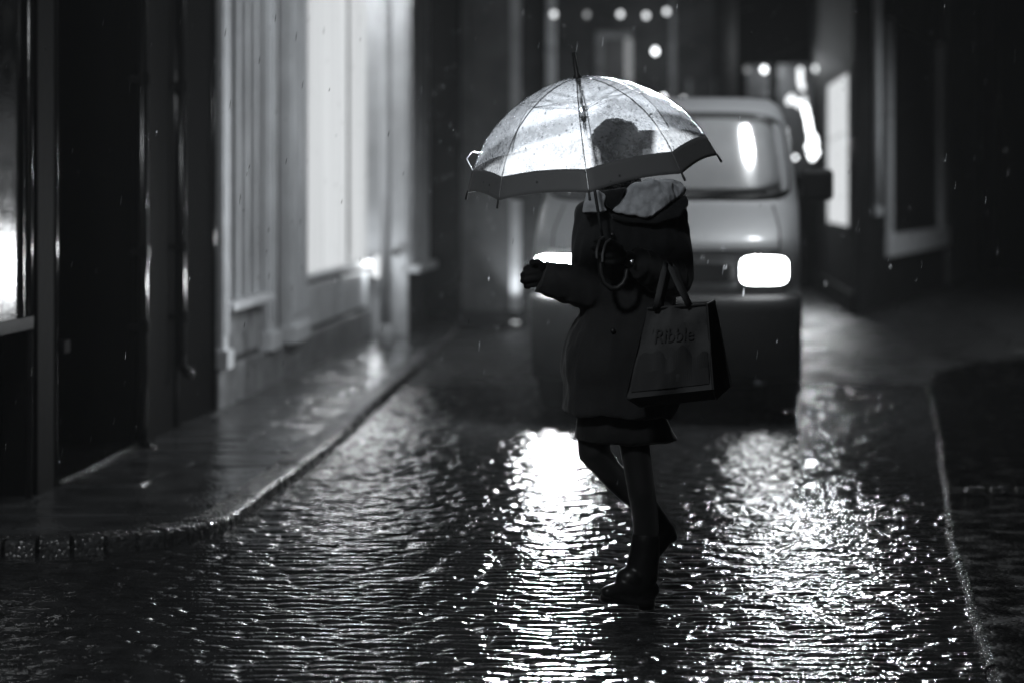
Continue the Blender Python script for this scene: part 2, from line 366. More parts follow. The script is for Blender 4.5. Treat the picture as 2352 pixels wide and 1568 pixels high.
while x < 4.2:
    mb.hexa([sh(x, 10.92, .04), sh(x+.10, 10.93, .04), sh(x+.10, 10.99, .04), sh(x, 10.98, .04), sh(x+.008, 10.93, .068), sh(x+.092, 10.94, .068), sh(x+.092, 10.98, .066), sh(x+.008, 10.97, .066)]); x += .115
tag(mb.build('pavement_channel', M['kerb'], bevel=.008), kind='structure', label='thin raised stone edging crossing the right pavement')

# ------------------------------------------------------------------ buildings, left side
def part(root, name, m, *boxes, bevel=0.004, parent=None):
    mb = MB()
    for b in boxes: mb.sbox(*b)
    return mb.build(name, m, parent or root, bevel=bevel)
TF = -2.84
# 1. black shop nearest the camera
b1 = thing('black_shopfront', 'black glossy shopfront with recessed doorway at the left edge', 'building', sh(TF, 10, 0))
part(b1, 'wall', M['black_wall'], (-8, TF-.12, 10.62, 11.04, -.05, 7.4), (-8, TF-.9, 11.04, 12.74, -.05, 7.4), (-8, TF-.02, 12.74, 13.1, -.05, 7.4), (-8, TF, 13.1, 14.88, -.05, 7.4), (-8, TF-.14, 10.0, 10.62, -.05, .80), (-8, -2.99, 9.36, 10.62, 2.6, 7.4), (-8, -3.5, 9.36, 10.6, .8, 2.6), (TF-.9, TF-.3, 11.04, 12.74, 2.5, 7.4), (-8, -2.97, 9.36, 10.0, -.05, .8))
part(b1, 'pilaster', M['black_wall'], (TF-.12, TF, 10.64, 11.04, 0, 7.3), (TF-.06, TF+.02, 10.70, 10.98, 0, 7.2))
part(b1, 'pilaster', M['black_wall'], (TF-.02, TF+.035, 12.76, 13.06, 0, 7.3))
for Y_ in (10.60, 11.02, 12.76, 13.06, 13.72, 14.84):        # glossy half-round beads
    mb = MB(); r = .016 if Y_ != 11.02 else .02
    mb.tube([sh(TF+.008, Y_, .06), sh(TF+.008, Y_, 1.2), sh(TF+.008, Y_, 7)], r, 12); mb.build('bead_moulding', M['black_gloss'], b1, smooth=True)
dr = part(b1, 'door', M['black_wall'], (TF-.5, TF-.44, 11.1, 12.7, .1, 2.45))
for z0, z1 in ((.25, .85), (1.0, 1.5), (1.62, 2.3)):
    part(b1, 'panel', M['black_gloss'], (TF-.44, TF-.425, 11.25, 11.85, z0, z1), (TF-.44, TF-.425, 11.95, 12.55, z0, z1), parent=dr)
part(b1, 'door_sill', M['kerb_dark'], (TF-.44, TF+.03, 11.06, 12.73, -.04, .085), bevel=.012)
part(b1, 'letter_shelf', M['black_wall'], (TF-.1, TF+.05, 11.05, 11.16, .66, .72), bevel=.006)
wn = part(b1, 'window', M['black_gloss'], (-2.98, TF+.03, 9.4, 10.6, .80, .86))
mb = MB(); a = sh(-2.975, 9.42, 0); b = sh(-2.852, 10.60, 0)
mb.hexa([(a.x-.01,a.y,.86),(b.x-.01,b.y,.86),(b.x,b.y,.86),(a.x,a.y,.86),(a.x-.01,a.y,2.6),(b.x-.01,b.y,2.6),(b.x,b.y,2.6),(a.x,a.y,2.6)])
M['wet_pane'] = mat('rain_streaked_pane', .01, .1, spec=.25, bump=[(70, .0007, 'n')], rvar=(9, .14, .24), coat=0, coat_rough=.2)
mb.build('pane', M['wet_pane'], wn)
mb = MB(); mb.sphere(at(331, 605, 12.62), .026, 14, 10); mb.tube([at(331,605,12.62), at(322, 605, 12.75)], .008); mb.build('glint_knob', M['chrome'], b1, smooth=True)  # chrome ball added where a headlight reflection shines
for Yp, r, z0 in ((12.62, .030, .10), (13.62, .026, .42)):
    dp = thing('drainpipe', 'wet black drainpipe beside the recessed doorway, nearer the camera' if Yp < 13 else 'thinner black drainpipe between the doorway and the pale shopfront', 'drainpipe', sh(TF+.06, Yp, 0), 'drainpipes on the black shopfront')
    mb = MB(); mb.tube([sh(TF+.06, Yp, z0), sh(TF+.06, Yp, .5), sh(TF+.06, Yp, 7)], r, 14); mb.tube([sh(TF+.06, Yp, z0), sh(TF+.10, Yp-.02, z0-.045), sh(TF+.13, Yp-.03, z0-.05)], r, 12)
    mb.build('pipe', M['black_gloss'], dp, smooth=True)
    for zz in (.66, 1.05, 1.95):
        mb = MB(); mb.tube([sh(TF+.06, Yp, zz), sh(TF+.06, Yp, zz+.07)], r+.009, 14); mb.sbox(TF+.0, TF+.05, Yp-.05, Yp+.05, zz+.02, zz+.05); mb.build('collar', M['black_gloss'], dp)

# 2. pale timber shopfront with the brightly lit window
b2 = thing('pale_shopfront', 'pale painted timber shopfront with a brightly lit display window', 'building', sh(TF, 17, 0))
M['pale_bright'] = mat('bright_painted_timber', .7, .42, spec=.3, bump=[(6, .004, 'n')], var=(2.5, .6, .82)); M['plinth'] = mat('dark_stone_plinth', .2, .5, spec=.35, bump=[(18, .006, 'n')], var=(5, .1, .3))  # pale paint lightened on the raised parts for relief
part(b2, 'wall', M['pale_dim'], (-8, TF-.10, 14.9, 22.4, -.05, 7.4), (TF-.10, TF-.01, 14.9, 16.6, .1, .64), (TF-.1, TF, 14.9, 22.38, 3.5, 7.4), (TF-.1, TF, 16.6, 18.3, .1, 3.5), (TF-.1, TF-.02, 18.3, 22.38, .1, .70), bevel=0)  # darker tone puts shade into the wall between the pilasters
part(b2, 'plinth', M['plinth'], (TF-.05, TF+.035, 14.92, 22.36, -.05, .30), bevel=.015)
for y0, y1, pr in ((14.9, 15.06, .06), (16.58, 16.95, .05), (17.35, 17.95, .09), (18.12, 18.28, .055)):
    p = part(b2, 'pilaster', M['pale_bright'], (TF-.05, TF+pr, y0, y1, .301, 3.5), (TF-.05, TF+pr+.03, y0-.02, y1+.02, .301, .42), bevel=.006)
    for k in range(2): part(b2, 'flute', M['pale_bright'], (TF+pr, TF+pr+.014, y0+(y1-y0)*(.2+.4*k), y0+(y1-y0)*(.4+.4*k), .5, 3.4), parent=p, bevel=.006)
w1 = part(b2, 'window', M['shop_glass'], (TF-.098, TF-.04, 15.06, 16.58, .64, 3.5)); w1['label'] = 'dim streaked window with thin mullions'
part(b2, 'window_strip', M['window_strip'], (TF-.038, TF-.03, 15.1, 15.5, .7, 3.5), (TF-.038, TF-.028, 15.9, 16.2, .7, 3.5), parent=w1)  # pale strips drawing streaky reflections on the glass
for y0 in (15.28, 15.62, 15.96, 16.3): part(b2, 'mullion', M['pale_bright'], (TF-.04, TF+.022, y0, y0+.05, .70, 3.5), parent=w1, bevel=.01)
part(b2, 'sill', M['pale_bright'], (TF-.04, TF+.10, 15.08, 16.56, .645, .70), parent=w1, bevel=.012)
w2 = part(b2, 'window', M['lit_glass'], (TF-.06, TF-.012, 18.3, 22.36, .76, 3.6), bevel=0); w2['label'] = 'tall brightly lit display window'
part(b2, 'mullion', M['pale_dim'], (TF-.012, TF+.006, 21.0, 21.07, .76, 3.5), parent=w2)
part(b2, 'sill', M['pale_bright'], (TF-.02, TF+.06, 18.2, 22.3, .70, .76), parent=w2, bevel=.012)
part(b2, 'riser_panel', M['stone'], (TF-.01, TF+.012, 15.15, 16.5, .34, .60), bevel=.01)
part(b2, 'riser_panel', M['pale_bright'], (TF-.02, TF+.02, 18.45, 20.2, .34, .66), (TF-.02, TF+.02, 20.4, 22.2, .34, .66), bevel=.01)
for Yf, wh_ in ((18.7, 'nearest the camera'), (20.2, 'in the middle'), (21.7, 'farthest from the camera')):      # unseen lamps added for their streaks on the wet road
    fl = thing('added_fascia_lamp', 'added unseen swan neck lamp over the bright display window, '+wh_, 'lamp', sh(-2.72, Yf, 3.5), 'added lamps over the display window')
    mb = MB(); c = sh(-2.72, Yf, 3.42); mb.sphere(c, .07, 12, 8); mb.build('bulb', emat('added_fascia_bulb', 140), fl, smooth=True)
    mb = MB(); mb.tube([c+Vector((0,0,.02)), c+Vector((0,0,.12))], [.12,.04], 14, cap=False); mb.tube([c+Vector((0,0,.12)), c+Vector((0,0,.25)), sh(TF, Yf, 3.67)], .012, 6); mb.build('shade', M['cable'], fl)
# white porch post
pp = thing('porch_post', 'slim white painted post standing at the pavement edge by the lit window', 'post', sh(-2.5, 20.9, 0))
mb = MB(); c = sh(-2.5, 20.9, 0); mb.tube([c+Vector((0,0,.2)), c+Vector((0,0,1)), c+Vector((0,0,7))], .05, 14); mb.build('shaft', M['pale'], pp, smooth=True)
mb = MB(); mb.tube([c+Vector((0,0,-.02)), c+Vector((0,0,.2)), c+Vector((0,0,.24))], [.075,.07,.05], 14); mb.build('base', M['pale'], pp, smooth=True)

# 3. bay shopfront past the lit window
b3 = thing('bay_shopfront', 'projecting timber bay shopfront beyond the bright window with a jutting sill', 'building', sh(-2.48, 23, 0))
part(b3, 'wall', M['pale'], (-8, -2.52, 22.42, 24.0, -.05, 7.4), (-2.52, -2.48, 22.42, 24.0, 3.4, 7.4), bevel=0)
part(b3, 'riser', M['render_dark'], (-2.52, -2.485, 22.5, 23.95, 0, .62))
wb = part(b3, 'window', M['shop_glass'], (-2.52, -2.495, 22.5, 23.98, .7, 3.4))
for y0 in (22.42, 22.95, 23.5, 23.94): part(b3, 'mullion', M['pale'], (-2.51, -2.44, y0, y0+.06, .7, 3.4), parent=wb, bevel=.01)
part(b3, 'sill', M['pale'], (-2.52, -2.36, 22.38, 24.02, .63, .70), parent=wb, bevel=.01)
part(b3, 'corner_post', M['pale'], (-2.6, -2.475, 22.38, 22.46, 0, 3.5), bevel=.01)
lampb = thing('leak_lamp', 'added lamp for the window glow low on the end of the bay shopfront', 'lamp', at(867, 625, 22.2))  # made-up lamp standing in for a leak of window light
mb = MB(); c = at(867, 612, 22.2)
mb.tube([c+Vector((0,0,.10)), c+Vector((0,0,.02)), c+Vector((0,0,-.06)), c+Vector((0,0,-.1))], [.02,.055,.075,.04], 14); mb.build('lamp_glass', emat('leak_lamp_glass', 1.1), lampb, smooth=True)
mb = MB(); mb.sbox(-2.62, -2.54, 22.2, 22.40, c.z+.1, c.z+.14); mb.build('bracket', M['cable'], lampb)
light('leak_lamp_glow', 'POINT', c+Vector((.02, -.16, .05)), 5, .06)  # point light added with the stand-in lamp

# 3b. unlit building set back behind the alley
b3b = thing('alley_building', 'unlit black building set back in the alley on the left', 'building', sh(-3.6, 27, 0))
part(b3b, 'wall', M['black_wall'], (-8, -3.4, 24.3, 38, -.05, 8))
part(b3b, 'plinth', M['render_dark'], (-3.4, -3.3, 24.3, 32, -.05, .5))

# 4. pale narrow front beyond the alley, brightened by an added uplighter
b4 = thing('narrow_pale_building', 'narrow pale house front with one brightly lit corner pilaster left of the van', 'building', (-.2, 24.6, 0))
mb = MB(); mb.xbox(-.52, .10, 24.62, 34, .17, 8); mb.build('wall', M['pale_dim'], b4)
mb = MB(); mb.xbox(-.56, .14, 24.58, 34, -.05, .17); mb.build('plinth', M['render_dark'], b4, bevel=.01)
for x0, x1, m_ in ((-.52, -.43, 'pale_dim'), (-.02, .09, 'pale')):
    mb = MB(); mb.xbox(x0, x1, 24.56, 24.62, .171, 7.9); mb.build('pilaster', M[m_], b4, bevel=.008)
up = thing('added_uplighter', 'added ground uplighter at the foot of the narrow pale house', 'lamp', (.035, 24.35, .0))  # lamp added to brighten the corner pilaster from below
mb = MB(); mb.tube([(.035,24.33,.0),(.035,24.33,.06)], .045, 14); mb.build('housing', M['cable'], up)
mb = MB(); mb.tube([(.035,24.33,.06),(.035,24.33,.066)], .036, 14); mb.build('lens', emat('added_uplighter_lens', 2), up)
l_ = light('added_uplighter_beam', 'SPOT', (.035, 24.33, .10), 26, .03, spot_size=math.radians(70), spot_blend=.8); aim(l_, (.035, 24.62, 1.4))

# ------------------------------------------------------------------ far end of the street
b5 = thing('far_house', 'dark house closing the street with a tall upstairs window, above the umbrella', 'building', (2, 40, 0))
mb = MB(); mb.xbox(.05, 3.72, 40.1, 50, -.05, 9); mb.build('wall', M['render_dark'], b5)
mb = MB(); mb.xbox(-7, .05, 42, 50, -.05, 9); mb.build('side_wall', M['black_wall'], b5)
def fbox(x0, x1, y0, y1, Y, d=.12, z=None):      # frontal box given by picture bounds, at depth Y
    a = at(x0, y0, Y); b = at(x1, y1, Y); return (a.x, b.x, Y, Y+d, b.z, a.z)
def fpart(root, name, m, *bx, parent=None, bevel=.01):
    mb = MB()
    for b in bx: mb.xbox(*b)
    return mb.build(name, m, parent or root, bevel=bevel)
wf = fpart(b5, 'window', M['shop_glass'], fbox(1385, 1436, 88, 330, 40.03, .1))
fpart(b5, 'frame', M['pale_dim'], fbox(1368, 1450, 72, 88, 40, .12), fbox(1368, 1385, 88, 330, 40, .12), parent=wf)
fpart(b5, 'window_strip', emat('glowing_jamb', .26), fbox(1436, 1452, 88, 330, 40.0, .1), parent=wf)  # glowing strip puts light into the right window jamb
fpart(b5, 'pilaster', M['pale'], fbox(1256, 1276, -260, 640, 39.95, .15)); fpart(b5, 'pilaster', M['pale_dim'], fbox(1540, 1552, -200, 640, 39.98, .12))
wf2 = fpart(b5, 'window', M['shop_glass'], fbox(1588, 1640, 190, 330, 40.03, .1)); fpart(b5, 'frame', M['pale_dim'], fbox(1580, 1588, 182, 330, 40, .1), parent=wf2); fpart(b5, 'frame', M['pale_dim'], fbox(1640, 1648, 182, 330, 40, .1), parent=wf2)
b6 = thing('far_shop', 'dark far shop with small dimly lit panes above the van roof', 'building', (3.9, 36, 0))
mb = MB(); mb.xbox(at(1694,0,36).x, 6.3, 36.1, 46, -.05, 9); mb.build('wall', M['black_wall'], b6)
for x0, x1, y0, y1 in ((1716, 1768, 150, 228), (1786, 1882, 148, 400)):
    wq = fpart(b6, 'window', mat('dim_pane', .25, .3, var=(3, .12, .3), spec=.3), fbox(x0, x1, y0, y1, 36.05, .06)); fpart(b6, 'frame', M['render_dark'], fbox(x0-5, x1+5, y0-5, y0, 36.0, .1), fbox(x0-5, x1+5, y1, y1+5, 36.0, .1), fbox(x0-5, x0, y0, y1, 36.0, .1), fbox(x1, x1+5, y0, y1, 36.0, .1), parent=wq)
# string of festoon bulbs high across the street
def bulbs(name, label, group, Y, spots, r=.034, lights=()):
    t = thing(name, label, 'string lights', at(spots[0][0], spots[0][1], Y), group)
    path = [at(x, y-7, Y) for x, y, _ in spots]
    pth = [path[0]+Vector((-1.4, 0, .55))]
    for a, b in zip(path, path[1:]):
        pth += [a, (a+b)/2+Vector((0,0,-.02))]
    pth += [path[-1], path[-1]+Vector((1.4, 0, .6))]
    mb = MB(); mb.tube(pth, .006, 6); mb.build('cable', M['cable'], t)
    for i, (x, y, k) in enumerate(spots):
        mb = MB(); mb.sphere(at(x, y, Y), r, 10, 8, (1,1,1.2)); bb = mb.build('bulb', M[k], t, smooth=True)
        mb = MB(); mb.tube([at(x, y-7, Y), at(x, y-4, Y)], .014, 8); mb.build('socket', M['cable'], bb)
    return t
bulbs('festoon_lights', 'row of five festoon bulbs along the top of the photo', 'festoon lights', 32, [(1272,33,'bulb_mid'),(1348,34,'bulb_dim'),(1425,33,'bulb_mid'),(1484,36,'bulb_mid'),(1531,27,'bulb_mid')], .034)
bulbs('festoon_lights', 'single bright bulb hanging right of the umbrella tip', 'festoon lights', 33, [(1505,118,'bulb')], .036)
bulbs('festoon_lights', 'pair of bulbs just above the van roof', 'festoon lights', 26, [(1524,222,'bulb'),(1570,227,'bulb_mid')], .022)
bulbs('festoon_lights', 'row of four bulbs across the small panes of the far shop', 'festoon lights', 34.5, [(1716,160,'bulb_dim'),(1755,160,'bulb'),(1838,162,'bulb_mid'),(1873,158,'bulb_mid')], .036)
light('festoon_glow_a', 'POINT', at(1505, 118, 38.6), 60, .03); light('festoon_glow_b', 'POINT', at(1810, 150, 35.2), 14, .03)
# icicle light garland
gar = thing('light_garland', 'glowing white light garland hanging beside the van roof', 'garland', at(1845, 200, 31))
pth = [(1838,172),(1842,200),(1846,232),(1852,262),(1858,290),(1863,318),(1868,345),(1866,360)]
mb = MB(); mb.tube([at(x, y, 31) for x, y in pth], .008, 6); mb.build('cable', M['cable'], gar)
for i, (x, y) in enumerate(pth+[(1818,226),(1828,234),(1812,232),(1836,240),(1850,250),(1856,276),(1861,304),(1872,332),(1858,338),(1874,350),(1862,352),(1838,186),(1870,320)]):
    mb = MB(); mb.sphere(at(x, y, 31), .034, 10, 8, (1,1,1.5)); mb.build('bulb', M['bulb'] if y > 240 else M['bulb_mid'], gar, smooth=True)
light('garland_glow', 'POINT', at(1862, 330, 30.4), 60, .08)
bulbs('festoon_lights', 'small bright bulb beside the van mirror', 'festoon lights', 28, [(1827,362,'bulb')], .018)

# 7. wedge-shaped corner building on the right
M['b7_pil'] = mat('grey_rendered_pilaster', .045, .6, spec=.1)
b7 = thing('corner_building', 'wedge shaped corner building with a tall glowing window and dark side windows on the right', 'building', (3.83, 26.8, 0))
o7 = (3.83, 26.8)
mb = MB(); bl = Vector((2.03+K*40, 40)); br = Vector((3.83+.298*16, 26.8+16)); 
mb.prism([(3.83, 26.8, -.05), (br.x, br.y, -.05), (bl.x, bl.y, -.05)], (0,0,8)); mb.build('wall', M['render_dark'], b7)
dl = Vector((K, 1)).normalized(); nl = Vector((-dl.y, dl.x)); dr_ = Vector((.298, 1)).normalized(); nr_ = Vector((dr_.y, -dr_.x))
def wp(root, name, m, d, n, *bx, parent=None, bevel=.008):
    mb = MB()
    for b in bx: mb.wbox(o7, d, n, *b)
    return mb.build(name, m, parent or root, bevel=bevel)
wp(b7, 'pilaster', M['b7_pil'], dl, nl, (0, 6.4, 0.002, .05, .25, 5.5)); wp(b7, 'plinth', M['render_dark'], dl, nl, (-.02, 6.6, .0, .09, -.05, .25))
wq = wp(b7, 'window', emat('dimmer_lit_window', .75), dl, nl, (.45, 4.2, .05, .062, .98, 2.72), bevel=0); wq['label'] = 'tall glowing window facing the street'
wp(b7, 'frame', M['pale_dim'], dl, nl, (.38, .45, .05, .075, .92, 2.8), parent=wq); wp(b7, 'frame', M['pale_dim'], dl, nl, (4.2, 4.27, .05, .075, .92, 2.8), parent=wq)
wr = wp(b7, 'window', M['shop_glass'], dr_, nr_, (2.6, 7.6, .004, .02, .85, 3.4))
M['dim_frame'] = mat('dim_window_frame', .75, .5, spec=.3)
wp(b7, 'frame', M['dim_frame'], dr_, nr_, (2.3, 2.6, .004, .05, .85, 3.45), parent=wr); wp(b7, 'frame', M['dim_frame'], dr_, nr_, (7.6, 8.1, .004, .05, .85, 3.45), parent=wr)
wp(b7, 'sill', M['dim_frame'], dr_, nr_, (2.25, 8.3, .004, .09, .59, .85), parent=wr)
wp(b7, 'pilaster', M['pale_dim'], dr_, nr_, (8.4, 13, .004, .06, .0, 5))
dpp = thing('drainpipe', 'grey drainpipe near the sharp corner of the wedge building', 'drainpipe', (4.1, 27.9, 1.1))
mb = MB(); c = Vector((o7[0]+dr_.x*1.15+nr_.x*.06, o7[1]+dr_.y*1.15+nr_.y*.06, 0)); mb.tube([c+Vector((0,0,1.15)), c+Vector((0,0,2)), c+Vector((0,0,7))], .045, 12)
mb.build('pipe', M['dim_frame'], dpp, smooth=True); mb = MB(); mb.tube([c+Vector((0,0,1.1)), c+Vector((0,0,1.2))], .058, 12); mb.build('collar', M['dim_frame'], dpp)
# 8. right hand building near the camera (beyond the edge of the frame)
b8 = thing('brick_shop', 'dark shop just outside the right edge', 'building', sh(3.3, 12, 0))
part(b8, 'wall', M['black_wall'], (3.3, 8, 4, 19.2, -.05, 7.5)); part(b8, 'plinth', M['render_dark'], (3.24, 3.3, 4, 19.2, -.05, .4))
b9 = thing('right_side_building', 'black building lining the side street at the far right', 'building', (8, 30, 0))
mb = MB(); mb.xbox(8.6, 16, 24, 60, -.05, 8); mb.build('wall', M['black_wall'], b9)

# ------------------------------------------------------------------ street lamp over the van, and unseen fill lamps
sl = thing('hanging_street_lamp', 'lantern hung on a wire over the van, above the frame', 'street lamp', (2.0, 15.5, 4.7))
mb = MB(); mb.tube([(2.0,15.5,4.70),(2.0,15.5,4.78),(2.0,15.5,4.95)], [.34,.28,.08], 20); mb.build('shade', M['cable'], sl, smooth=True)
mb = MB(); mb.sphere((2.0,15.5,4.62), .15, 18, 12, (1,1,1.1)); mb.build('globe', emat('street_globe', 14), sl, smooth=True)
mb = MB(); mb.tube([(-1.8,15.5,5.6),(2.0,15.5,4.95),(4.4,15.5,5.6)], .01, 6); mb.build('cable', M['cable'], sl)
light('street_lamp_light', 'SPOT', (2.0, 15.5, 4.45), 520, .10, rot=(0,0,0), spot_size=math.radians(158), spot_blend=.28)
sd = thing('added_side_lamp', 'added unseen lantern on a tall pole in the side street', 'street lamp', (8.0, 25.5, 0))  # unseen lamp added to light the corner building's side windows
mb = MB(); mb.tube([(8.0,25.5,0),(8.0,25.5,.9),(8.0,25.5,4.6)], [.09,.06,.045], 12); mb.tube([(8.0,25.5,4.6),(7.6,25.5,4.75)], .03, 8); mb.build('pole', M['cable'], sd)
mb = MB(); mb.tube([(7.6,25.5,4.62),(7.6,25.5,4.7),(7.6,25.5,4.82)], [.26,.2,.05], 16); mb.build('shade', M['cable'], sd)
mb = MB(); mb.sphere((7.6,25.5,4.58), .09, 12, 8); mb.build('globe', emat('added_side_globe', 10), sd, smooth=True)
light('added_side_light', 'SPOT', (7.6, 25.5, 4.44), 330, .1, rot=(0,0,0), spot_size=math.radians(156), spot_blend=.4)
wl = thing('fill_lantern', 'unseen front fill lantern on a bracket near the camera', 'street lamp', (-1.5, 3.2, 4.4))  # unseen lantern serving as front fill on coat, bag and umbrella
mb = MB(); mb.tube([(-1.5,3.2,4.35),(-1.5,3.2,4.7)], [.09,.14], 6); mb.build('lamp_glass', emat('lantern_glass', 8), wl)
mb = MB(); mb.tube([(-1.5,3.2,4.7),(-1.5,3.2,4.85)], [.18,.03], 6); mb.tube([(-1.5,3.2,4.8),(-2.9,3.2,4.8)], .02, 6); mb.build('bracket', M['cable'], wl)
light('fill_lantern_light', 'POINT', (-1.5, 3.2, 4.2), 420, .28)

# ------------------------------------------------------------------ van
VY = math.radians(-6.0)
van = thing('van', 'pale silver van with both headlights on and a black bumper, facing the camera', 'van', (.925, 14.7, 0)); van.rotation_euler.z = VY
def itab(tab, z):
    if z <= tab[0][0]: return tab[0][1]
    for (a, b), (c, d) in zip(tab, tab[1:]):
        if z <= c: return b+(d-b)*(z-a)/(c-a)
    return tab[-1][1]
HW = [(.2,.79),(.5,.82),(.9,.83),(1.3,.825),(1.6,.79),(1.88,.735),(1.96,.70),(2.01,.64),(2.03,.5)]
FYT = [(.2,.10),(.28,.02),(.5,.0),(.70,.0),(.76,.03),(.80,.06),(1.02,.11),(1.10,.17),(1.20,.34),(1.30,.54),(1.34,.62),(1.60,.86),(1.88,1.12),(1.95,1.24),(2.0,1.42),(2.03,1.75)]
def frontY(x, z):
    h = itab(HW, z); r = min(1, abs(x)/h); return itab(FYT, z)+.05*r*r+.34*(1-(1-r**5)**(1/5))
def van_body(zs, m, name, par):
    vs = []; fs = []; N = 0
    for z in zs:
        h = itab(HW, z); ring = []
        for i in range(41):
            th = -PI/2+PI*i/40; x = h*math.sin(th); ring.append((x, frontY(x, z), z))
        ye = frontY(h, z)
        for i in range(1, 9): ring.append((h, ye+(4.45-ye)*i/8, z))
        ring.append((h-.1, 4.6, z)); ring.append((-h+.1, 4.6, z))
        for i in range(8, 0, -1): ring.append((-h, ye+(4.45-ye)*i/8, z))
        N = len(ring); vs += ring
    R = len(zs)
    for i in range(R-1):
        for k in range(N): fs.append((i*N+k, i*N+(k+1)%N, (i+1)*N+(k+1)%N, (i+1)*N+k))
    fs.append(tuple(range(N))); fs.append(tuple((R-1)*N+k for k in range(N)))
    mb = MB(); mb.add(vs, fs); return mb.build(name, m, par, smooth=True, local=True)
van_body([.765,.78,.80,.85,.92,1.0,1.04,1.08,1.12,1.16,1.2,1.25,1.3,1.34,1.4,1.5,1.6,1.7,1.8,1.88,1.91,1.94,1.96,1.98,2.0,2.01,2.02,2.03], M['van'], 'body', van)
def patch(cx, cz, ax, az, n, off, m, name, par, taper=0, thick=.02, arch=0):
    vs = [(cx, frontY(cx, cz)-off, cz)]; fs = []; A = 64; Rn = 9
    def P(rho, a, o):
        c, s = math.cos(a), math.sin(a); z = cz+az*rho*math.copysign(abs(s)**(2/n), s)
        x = ax*rho*math.copysign(abs(c)**(2/n), c); x = cx+x*(1-taper*(z-cz)/az); z += arch*(1-((x-cx)/ax)**2)
        return (x, frontY(x, z)-o, z)
    for i in range(1, Rn+1):
        for k in range(A): vs.append(P(i/Rn, 2*PI*k/A, off))
    for k in range(A): vs.append(P(1, 2*PI*k/A, off-thick))
    for k in range(A): fs.append((0, 1+k, 1+(k+1)%A))
    for i in range(Rn):
        for k in range(A): fs.append((1+i*A+k, 1+(i+1)*A+k, 1+(i+1)*A+(k+1)%A, 1+i*A+(k+1)%A))
    mb = MB(); mb.add(vs, fs); return mb.build(name, m, par, smooth=True, local=True)
ws = patch(0, 1.615, .755, .29, 7, .006, M['rubber'], 'windscreen', van, taper=.05, arch=.012)
patch(0, 1.622, .69, .238, 7, .012, M['screen'], 'glass', ws, taper=.05, arch=.012)
for x0 in (-.55, .12):
    mb = MB(); mb.tube([(x0, frontY(x0,1.36)-.02, 1.355), (x0+.25, frontY(x0+.25,1.40)-.03, 1.39), (x0+.5, frontY(x0+.5,1.41)-.03, 1.40)], .009, 8); mb.build('wiper', M['rubber'], ws, local=True)
# shut lines and seams
def seam(pts, name='seam', r=.006):
    mb = MB(); P = []
    for (x0, z0), (x1, z1) in zip(pts, pts[1:]):
        for i in range(8): x = x0+(x1-x0)*i/8; z = z0+(z1-z0)*i/8; P.append((x, frontY(x, z)-.001, z))
    P.append((pts[-1][0], frontY(*pts[-1])-.001, pts[-1][1])); mb.tube(P, r, 6); return mb.build(name, M['rubber'], van, local=True)
seam([(-.66,1.31),(-.70,1.16),(-.70,1.04)]); seam([(.66,1.31),(.70,1.16),(.70,1.04)]); seam([(-.70,1.035),(-.3,1.03),(.3,1.03),(.70,1.035)])
seam([(-.74,.795),(0,.79),(.74,.795)], 'trim_strip', .011)
# bumper
mb = MB(); vs = []; fs = []; prof = [(.24,.06),(.27,-.01),(.45,-.05),(.66,-.06),(.74,-.035),(.765,.02)]
n = 41
for z, dy in prof:
    for i in range(n):
        th = -PI/2+PI*i/(n-1); x = .835*math.sin(th); vs.append((x, frontY(x*.98, .6)+dy, z))
    vs += [(.835, 1.0, z), (-.835, 1.0, z)]
N = n+2
for i in range(len(prof)-1):
    for k in range(N): fs.append((i*N+k, i*N+(k+1)%N, (i+1)*N+(k+1)%N, (i+1)*N+k))
fs.append(tuple(range(N))); fs.append(tuple((len(prof)-1)*N+k for k in range(N)))
mb.add(vs, fs); mb.build('bumper', M['van_black'], van, smooth=True, local=True)
mb = MB(); mb.xbox(-.80, .80, 1.0, 4.5, .24, .765); mb.xbox(-.55,.55,.2,4.5,.2,.3); mb.build('lower_body', M['van_black'], van, local=True, bevel=.03)
patch(0, .90, .42, .062, 6, .008, M['van_black'], 'grille', van)
for s_ in (-1, 1):
    hl = patch(s_*.665 if s_ < 0 else .605, .912, .155, .092, 5, .012, M['chrome'], 'headlight', van)
    hx = -.665 if s_ < 0 else .605
    patch(hx, .914, .144, .084, 4.5, .02, M['head' if s_ < 0 else 'head_dim'], 'lens', hl)
    patch(hx+s_*.17, .91, .012, .07, 4, .012, M['screen'], 'indicator', van)
    mr = MB(); mr.xbox(s_*.95-.10, s_*.95+.10, 1.02, 1.12, 1.335, 1.54); mro = mr.build('mirror', M['rubber'], van, local=True, bevel=.03)
    mr = MB(); mr.tube([(s_*.78, 1.1, 1.36), (s_*.9, 1.07, 1.38)], .02, 8); mr.build('mirror_arm', M['rubber'], mro, local=True)
    mr = MB(); mr.hexa([(s_*.8,1.12,1.38),(s_*.815,1.12,1.38),(s_*.815,2.3,1.38),(s_*.8,2.3,1.38),(s_*.73,1.45,1.82),(s_*.765,1.45,1.82),(s_*.765,2.3,1.82),(s_*.73,2.3,1.82)]); mr.build('side_window', M['screen'], van, local=True)
    for y_ in (.80, 3.6):
        mr = MB(); mr.tube([(s_*.62,y_,.31),(s_*.645,y_,.31),(s_*.80,y_,.31),(s_*.825,y_,.31)], [.28,.31,.31,.28], 40); wh = mr.build('wheel', M['tyre'], van, local=True, smooth=True)
        mr = MB(); mr.tube([(s_*.826,y_,.31),(s_*.832,y_,.31)], [.19,.17], 24); mr.build('rim', M['chrome'], wh, local=True)
Rv = Matrix.Rotation(VY, 4, 'Z'); vo = Vector(van.location)
